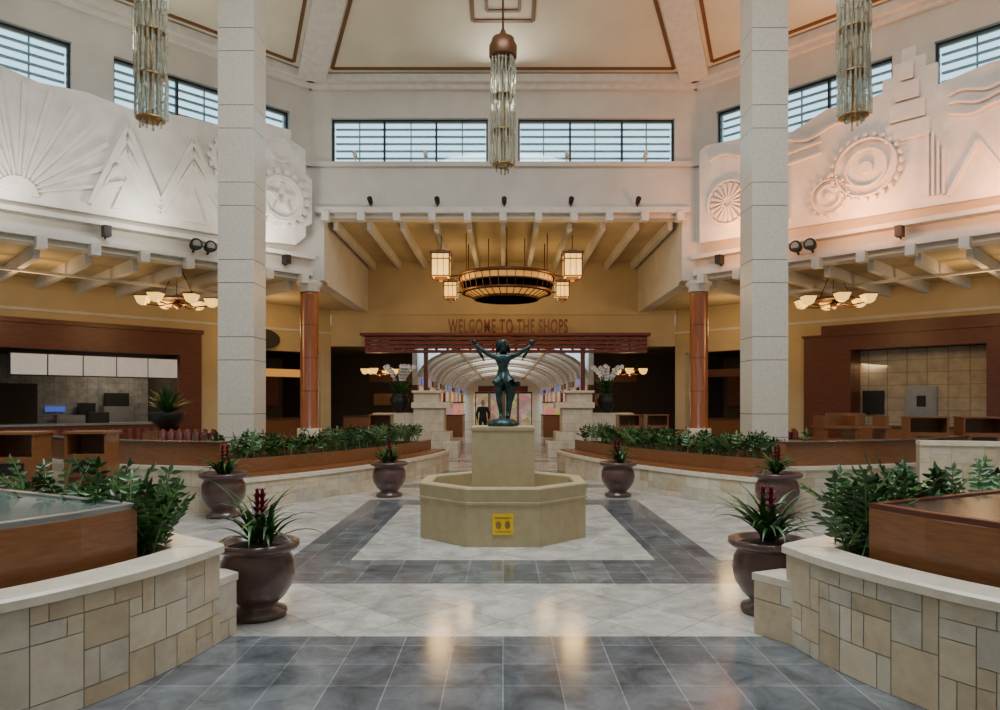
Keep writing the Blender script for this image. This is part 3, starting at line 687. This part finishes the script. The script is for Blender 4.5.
for j in range(9):
    t=j/8; row=[]
    for kx in range(N):
        an=2*math.pi*kx/N; r=(.056+.075*t**1.5)*(1+.17*t*math.sin(an*8+t*2)+.12*t*math.sin(an*3+.6)); z=.665-.19*t-.06*t*math.sin(an+.5)-.02*t*math.sin(an*8)
        row.append(mb.V((r*math.cos(an)*1.15+.025*t,r*math.sin(an)*.85,z+.05*t*t*max(0,math.cos(an)))))
    rings.append(row)
for a,b2 in zip(rings[:-1],rings[1:]):
    for kx in range(N): mb.face((a[kx],a[(kx+1)%N],b2[(kx+1)%N],b2[kx]),M_bronze,True)
for s_ in (-1,1):
    mb.tube([(s_*.32,0,.955),(s_*.29,.03,.885),(s_*.25,.05,.83),(s_*.22,.05,.765)],[.010,.020,.018,.004],M_bronze,8)
    mb.lathe([(0,-.02),(.022,-.01),(.027,.01),(.015,.03),(0,.035)],(s_*.335,-.03,.985),M_bronze,12)
mb.tube([(.05,.04,.60),(.10,.06,.50),(.12,.07,.38),(.09,.07,.28),(.07,.07,.16),(.05,.05,.08)],[.025,.03,.028,.024,.024,.03],M_bronze,8)
rk=[]; 
for j,(r,z) in enumerate([(.17,0),(.18,.03),(.155,.06),(.12,.085),(.03,.10)]):
    rk.append([mb.V((r*(1+.12*math.sin(kx*1.9+j))*math.cos(2*math.pi*kx/20),r*(1+.12*math.sin(kx*2.3+j*2))*math.sin(2*math.pi*kx/20),z)) for kx in range(20)])
for a,b2 in zip(rk[:-1],rk[1:]):
    for kx in range(20): mb.face((a[kx],a[(kx+1)%20],b2[(kx+1)%20],b2[kx]),M_bronze,True)
mb.face(rk[-1],M_bronze)
mb.obj('head_drapery_base',E0)
# visitor walking in the passage
M_coat=mat('dark_coat',(.02,.02,.025),.8); M_skin=mat('skin',(.45,.27,.19),.5); M_hair=mat('hair',(.03,.02,.015),.6)
E1=bpy.data.objects.new('visitor',None); S.collection.objects.link(E1); b=(-.86,30,0)
V=[(0,0,.95),(0,0,1.12),(0,0,1.34),(0,0,1.46),(-.19,0,1.38),(-.25,.02,1.12),(-.23,-.08,.88),(.19,0,1.38),(.25,.02,1.12),(.23,-.08,.88),(-.1,0,.88),(-.11,-.08,.48),(-.11,-.02,.08),(-.11,-.16,.04),(.1,0,.88),(.11,.03,.48),(.11,.12,.1),(.11,.0,.04)]
Ed=[(0,1),(1,2),(2,3),(2,4),(4,5),(5,6),(2,7),(7,8),(8,9),(0,10),(10,11),(11,12),(12,13),(0,14),(14,15),(15,16),(16,17)]
skin('clothed_body',V,Ed,[(.17,.12),(.15,.11),(.18,.12),.06,.07,.055,.04,.07,.055,.04,.1,.07,.045,.04,.1,.07,.045,.04],M_coat,E1,2,b)
mb=MB(FT(*b)); mb.lathe([(.0,-.12),(.05,-.11),(.07,-.06),(.078,0),(.075,.05),(.05,.1),(0,.12)],(0,-.01,1.60),M_skin,18); mb.lathe([(.082,-.03),(.086,.03),(.07,.1),(.03,.13),(0,.135)],(0,.01,1.60),M_hair,18)
mb.tube([(0,-.08,1.61),(0,-.105,1.585),(0,-.08,1.575)],[.01,.014,.008],M_skin,6)
for s_ in (-1,1):
    mb.tube([(s_*.23,-.08,.88),(s_*.23,-.10,.78)],[.035,.03],M_skin,8)
    for k in range(4): mb.tube([(s_*.23,-.12+.022*k,.79),(s_*.228,-.125+.022*k,.72-.008*(k%3))],[.01,.008],M_skin,6)
    mb.tube([(s_*.22,-.12,.83),(s_*.21,-.145,.77)],[.012,.009],M_skin,6)
mb.obj('head_hands',E1)
# ------------------------------------------------------------ crystal pendants
def pendant(x,y,zb):
    mb=MB(FT(x,y)); H=1.85; r=.19
    mb.tube([(0,0,zb+H+.3),(0,0,9.93+SL*min(12,(18-y))-.02)],.018,M_iron,8)
    mb.lathe([(.0,H),(.22,H),(.24,H+.04),(.24,H+.22),(.21,H+.26),(.19,H+.34),(.08,H+.38),(.03,H+.5)],(0,0,zb),M_iron,28)
    for rr,nn,z0 in ((r,20,0),(.115,10,-.12)):
        for i in range(nn):
            an=2*math.pi*i/nn; z=zb+z0+random.uniform(0,.10)
            while z<zb+H-.02:
                h=min(random.uniform(.2,.4),zb+H-z); a2=an+random.uniform(-.06,.06); rr2=rr+random.uniform(-.012,.025)
                mb.tube([(math.cos(a2)*rr2,math.sin(a2)*rr2,z),(math.cos(a2)*rr2,math.sin(a2)*rr2,z+h-.012)],.016,M_crystal,6,sm=False); z+=h
    for z in (.02,.6,1.2,1.8): 
        mb.lathe([(r-.03,z),(r+.0,z),(r+.0,z+.015),(r-.03,z+.015)],(0,0,zb),M_brass,24)
    mb.lathe([(.03,.1),(.03,H)],(0,0,zb),M_brass,10)
    mb.obj('crystal_pendant_light')
pendant(0,12,5.65); pendant(-4.78,9.5,5.42); pendant(4.76,9.5,5.46)
# ------------------------------------------------------------ ring chandelier
def lantern(mb,x,y,z,w,h):
    mb.box(x-w/2,x+w/2,y-w/2,y+w/2,z+.02,z+h-.02,M_lamp)
    e=.02
    for a in (-1,1):
        for b_ in (-1,1): mb.box(x+a*w/2-e,x+a*w/2+e,y+b_*w/2-e,y+b_*w/2+e,z,z+h,M_iron)
        mb.box(x+a*w/6-.008,x+a*w/6+.008,y-w/2-.01,y-w/2,z,z+h,M_iron)
    for zz in (z,z+h*.72,z+h-.03): 
        for b_ in (-1,1):
            mb.box(x-w/2,x+w/2,y+b_*w/2-.014,y+b_*w/2+.014,zz,zz+.03,M_iron); mb.box(x+b_*w/2-.014,x+b_*w/2+.014,y-w/2,y+w/2,zz,zz+.03,M_iron)
    mb.box(x-w/2-.05,x+w/2+.05,y-w/2-.05,y+w/2+.05,z+h,z+h+.04,M_iron); mb.box(x-w/4,x+w/4,y-w/4,y+w/4,z+h+.04,z+h+.1,M_iron)
    mb.box(x-w/3,x+w/3,y-w/3,y+w/3,z-.06,z,M_iron); mb.box(x-.05,x+.05,y-.05,y+.05,z-.12,z-.06,M_iron)
mb=MB(); C=(.1,19.4); R=1.35
def ring(z,rr,h,t=.05,m=M_iron): mb.lathe([(rr-t,z),(rr,z),(rr,z+h),(rr-t,z+h),(rr-t,z)],(C[0],C[1],0),m,48)
ring(5.06,R,.07); ring(4.62,R-.1,.07); ring(4.45,R-.45,.06); ring(4.98,.5,.05); ring(4.86,R-.03,.035)
def cone(r0,z0,r1,z1,m,n=48):
    A=[mb.V((C[0]+r0*math.cos(2*math.pi*k/n),C[1]+r0*math.sin(2*math.pi*k/n),z0)) for k in range(n)]
    B=[mb.V((C[0]+r1*math.cos(2*math.pi*k/n),C[1]+r1*math.sin(2*math.pi*k/n),z1)) for k in range(n)]
    for k in range(n): mb.face((A[k],A[(k+1)%n],B[(k+1)%n],B[k]),m,True)
cone(R-.09,4.88,R-.07,5.05,M_amber); cone(R-.5,4.49,R-.18,4.63,M_amber)
for i in range(36):
    an=2*math.pi*i/36; c,s=math.cos(an),math.sin(an)
    mb.tube([(C[0]+c*(R-.03),C[1]+s*(R-.03),5.08),(C[0]+c*(R-.13),C[1]+s*(R-.13),4.65),(C[0]+c*(R-.47),C[1]+s*(R-.47),4.48)],.013,M_iron,5)
for i in range(6):
    an=2*math.pi*(i+.5)/6; c,s=math.cos(an),math.sin(an)
    mb.tube([(C[0]+c*R,C[1]+s*R,5.1),(C[0]+c*.45,C[1]+s*.45,5.0)],.025,M_iron,6)
    mb.tube([(C[0]+c*R*.93,C[1]+s*R*.93,5.1),(C[0]+c*R*.93,C[1]+s*R*.93,6.15)],.016,M_iron,6)
    mb.lathe([(.02,0),(.07,.05),(.07,.12),(0,.13)],(C[0]+c*R*.6,C[1]+s*R*.6,4.92),M_lampw,12)
for s_ in (-1,1):
    mb.tube([(C[0]+s_*.5,C[1],5.0),(C[0]+s_*.5,C[1],6.15)],.016,M_iron,6)
    lantern(mb,C[0]+s_*1.78,19.0,5.0,.48,.64); mb.tube([(C[0]+s_*1.78,19.0,5.7),(C[0]+s_*1.78,19.0,6.15)],.014,M_iron,6)
    mb.tube([(C[0]+s_*1.3,19.2,5.1),(C[0]+s_*1.78,19.0,5.0)],.025,M_iron,6)
    lantern(mb,C[0]+s_*1.62,20.4,4.66,.38,.45); mb.tube([(C[0]+s_*1.2,20.1,4.8),(C[0]+s_*1.45,20.3,4.8)],.025,M_iron,6)
mb.obj('ring_chandelier')
def small(x,y,z,sc,top):
    mb=MB(FT(x,y))
    for i in range(6):
        an=2*math.pi*i/6+.3; c,s=math.cos(an)*.76*sc,math.sin(an)*.76*sc
        mb.tube([(0,0,z+.05),(c*.5,s*.5,z-.05),(c,s,z)],.02,M_iron,6)
        mb.lathe([(.06,-.04),(.13,.0),(.20,.15),(.205,.18),(.19,.18),(.0,.05)],(c,s,z),M_lamp,4,False,math.pi/4)
        mb.lathe([(.205,.16),(.215,.16),(.215,.185),(.205,.185)],(c,s,z),M_iron,4,False,math.pi/4)
    mb.lathe([(.42*sc,.1),(.45*sc,.1),(.45*sc,.15),(.42*sc,.15)],(0,0,z),M_iron,24)
    mb.lathe([(0,-.12),(.10,-.05),(.10,.02),(.04,.1)],(0,0,z),M_iron,16)
    for i in range(3):
        an=2*math.pi*i/3; mb.tube([(math.cos(an)*.42*sc,math.sin(an)*.42*sc,z+.12),(math.cos(an)*.1,math.sin(an)*.1,top)],.01,M_iron,5)
    mb.obj('small_chandelier')
small(-7.85,16.9,3.98,1.0,4.785); small(8.0,16.9,3.98,1.0,4.785); small(-4.75,27,2.75,.75,3.6); small(4.9,27,2.75,.75,3.6)
# ------------------------------------------------------------ cabinets, seating
def cabinet(x,y,w,d,h,a=0):
    mb=MB(FT(x,y,0,a)); mb.box(-w/2,w/2,-d/2,d/2,.06,h*.78,M_wood); mb.box(-w/2+.04,w/2-.04,-d/2+.04,d/2-.04,0,.06,M_black)
    mb.box(-w/2,-w/2+.03,-d/2,d/2,h*.78,h,M_wood); mb.box(w/2-.03,w/2,-d/2,d/2,h*.78,h,M_wood); mb.box(-w/2,w/2,d/2-.03,d/2,h*.78,h,M_wood)
    mb.box(-w/2-.02,w/2+.02,-d/2-.02,d/2+.02,h,h+.03,M_wood); mb.box(-w*.3,w*.3,-d/2-.006,-d/2,h*.58,h*.72,M_black); mb.box(-w/2+.06,w/2-.06,-d/2-.012,-d/2,.14,h*.54,M_woodd)
    mb.obj('waste_cabinet')
cabinet(-5.95,8.6,.55,.5,1.22,.2); cabinet(-5.45,9.3,.5,.5,1.2,.2)
cabinet(8.55,14.2,.7,.6,1.3,-.3); cabinet(9.45,13.9,.7,.6,1.3,-.3); cabinet(-3.4,19.6,.6,.5,1.25); cabinet(3.5,19.6,.6,.5,1.25); cabinet(4.3,19.7,.6,.5,1.25)
for (x,y,w) in ((-6.1,14.0,1.5),(5.45,14.4,1.2)):
    mb=MB(FT(x,y)); mb.box(-w/2,w/2,-.1,.55,0,.45,M_woodd); mb.box(-w/2,w/2,-.02,.5,.45,.52,M_beigeseat)
    n=int(w/.16)
    for i in range(n): mb.tube([(-w/2+.08+i*w/n,-.06,.45),(-w/2+.08+i*w/n,-.08,1.0),(-w/2+.08+i*w/n,-.04,1.06)],[.08,.085,.05],M_seat,8)
    mb.box(-w/2,w/2,-.16,-.1,.1,.85,M_beigeseat); mb.obj('banquette')
mb=MB(FT(6.95,14)); 
for x in (-.6,0,.6): mb.box(x-.03,x+.03,-.25,.25,0,1.35,M_wood)
for z in (.5,.85,1.1): mb.box(-.66,.66,-.3,.3,z,z+.04,M_wood)
mb.box(-.4,.4,.2,.25,1.14,1.4,M_wood); mb.obj('tray_rack')
def chair(x,y,a):
    mb=MB(FT(x,y,0,a)); mb.box(-.21,.21,-.2,.2,.43,.47,M_woodd)
    for sx in (-.19,.19):
        for sy in (-.18,.18): mb.tube([(sx,sy,0),(sx,sy,.43)],.017,M_black,6)
        mb.tube([(sx,.19,.45),(sx,.24,.9)],.017,M_black,6)
    mb.box(-.2,.2,.21,.25,.66,.9,M_woodd); mb.obj('dining_chair')
def table(x,y):
    mb=MB(FT(x,y)); mb.lathe([(.25,0),(.25,.02),(.04,.05),(.035,.7),(.1,.72)],(0,0,0),M_black,20); mb.box(-.4,.4,-.4,.4,.72,.76,M_woodd); mb.obj('dining_table')
for x,y in ((-7.5,17.3),(7.3,17),(-5.3,22.4),(5.3,22.4),(9.5,15.8),(-9.6,16)):
    table(x,y); chair(x-.68,y,1.57); chair(x+.68,y,-1.57)
mb=MB(FT(7.2,19.5)); mb.box(-.3,.3,-.05,.05,.9,1.9,M_green); mb.box(-.34,.34,-.07,-.05,.86,1.94,M_wood); mb.box(-.03,.03,-.04,.04,0,.9,M_black); mb.box(-.25,.25,-.2,.2,0,.03,M_black); mb.obj('directory_stand')
# ------------------------------------------------------------ spotlights on ledges
def spot(mb,u,w,z,m=M_black,r=.06):
    mb.tube([(u,w,z),(u,w-.02,z+.06)],.015,m,6); mb.tube([(u,w-.01,z+.10),(u,w-.20,z+.17)],[r,r*1.15],m,12)
mb=MB(FC)
for u in (1.6,3.3,5.0,6.7,8.4): spot(mb,u,-.12,6.60)
for u in (1.2,3.0,6.6,8.6): spot(mb,u,-.06,7.78,M_white,.05)
mb.obj('spotlight_row')
for F in (FL,FRt):
    mb=MB(F)
    for u in (.8,4.8,7.5): mb.tube([(u,-.20,4.99),(u,-.24,5.02)],.02,M_black,6); mb.box(u-.07,u+.07,-.40,-.18,5.02,5.24,M_black)
    for u in (2.70,3.02):
        mb.tube([(u,-.25,5.12),(u,-.42,5.14)],[.11,.135],M_black,18); mb.tube([(u,-.20,4.99),(u,-.30,5.05)],.03,M_black,6); mb.disc((u,5.14),.09,-.425,-.42,M_steel,16)
    mb.obj('spotlight_row')
# ------------------------------------------------------------ lights
def area(name,loc,tgt,size,power,col,sy=None,spread=None):
    L=bpy.data.lights.new(name,'AREA'); L.energy=power; L.color=col; L.size=size
    if sy: L.shape='RECTANGLE'; L.size_y=sy
    if spread: L.spread=spread
    o=bpy.data.objects.new(name,L); S.collection.objects.link(o); o.location=loc
    o.rotation_euler=(Vector(tgt)-Vector(loc)).to_track_quat('-Z','Y').to_euler(); return o
def point(name,loc,power,col,r=.15):
    L=bpy.data.lights.new(name,'POINT'); L.energy=power; L.color=col; L.shadow_soft_size=r
    o=bpy.data.objects.new(name,L); S.collection.objects.link(o); o.location=loc
WARM=(1,.62,.25); WM=(1,.78,.5)
area('skylight_fill',(0,6,11.3),(0,6,0),6.5,1150,(.98,.99,1))  # added area lamp in an unseen ceiling opening, for general daylight
for kk in range(8):
    p=cP(kk,0,.9,-.9); t=cP(kk,0,6,0); area('ceiling_fill_light',p,t,1.0,26,(1,.95,.84),sy=None)  # lamps added along the cornice to brighten the ceiling; no fixtures there
for s_ in (-1,1):
    point('chandelier_light',(.1+s_*1.78,18.7,4.75),55,WARM,.3)
    point('chandelier_light',(.1+s_*1.2,21.5,5.0),42,WARM,.3)
    point('chandelier_light',(s_*8.0,16.9,3.75),70,WARM,.3)
    point('chandelier_light',(s_*10.5,15.4,4.0),45,WARM,.3)
    point('shop_light',(s_*4.8,27,2.4),30,WARM,.2)
    point('shop_light',(s_*6.8,21.0,3.9),38,WARM,.3)
    area('shop_light',(s_*11.0,20.3,2.8),(s_*11.2,21.0,0),1.2,25,WM)
    F=FL if s_<0 else FRt
    for u in (1.5,4.2,6.8):
        area('mural_uplight',F((u,-1.2,5.25)),F((u,-.3,7.0)),.5,(28 if s_<0 else 78),((1,.90,.76) if s_<0 else (1,.38,.14)))
for y in (30,38,46,54):
    area('corridor_light',(0,y,2.9),(0,y,5),2.5,75,(1,.96,.88)); area('corridor_light',(0,y+2,3.4),(0,y+2,0),2,45,(1,.90,.75))
w=bpy.data.worlds.new('sky'); S.world=w; w.use_nodes=True; bg=w.node_tree.nodes['Background']; bg.inputs[0].default_value=(.62,.86,1,1); bg.inputs[1].default_value=2.3
# ------------------------------------------------------------ camera
cam=bpy.data.cameras.new('camera'); co=bpy.data.objects.new('camera',cam); S.collection.objects.link(co)
co.location=(0,0,1.6); co.rotation_euler=(math.pi/2,0,0); cam.sensor_width=36; cam.lens=25.2; cam.shift_x=-.003; cam.shift_y=.048; cam.clip_end=200
S.camera=co
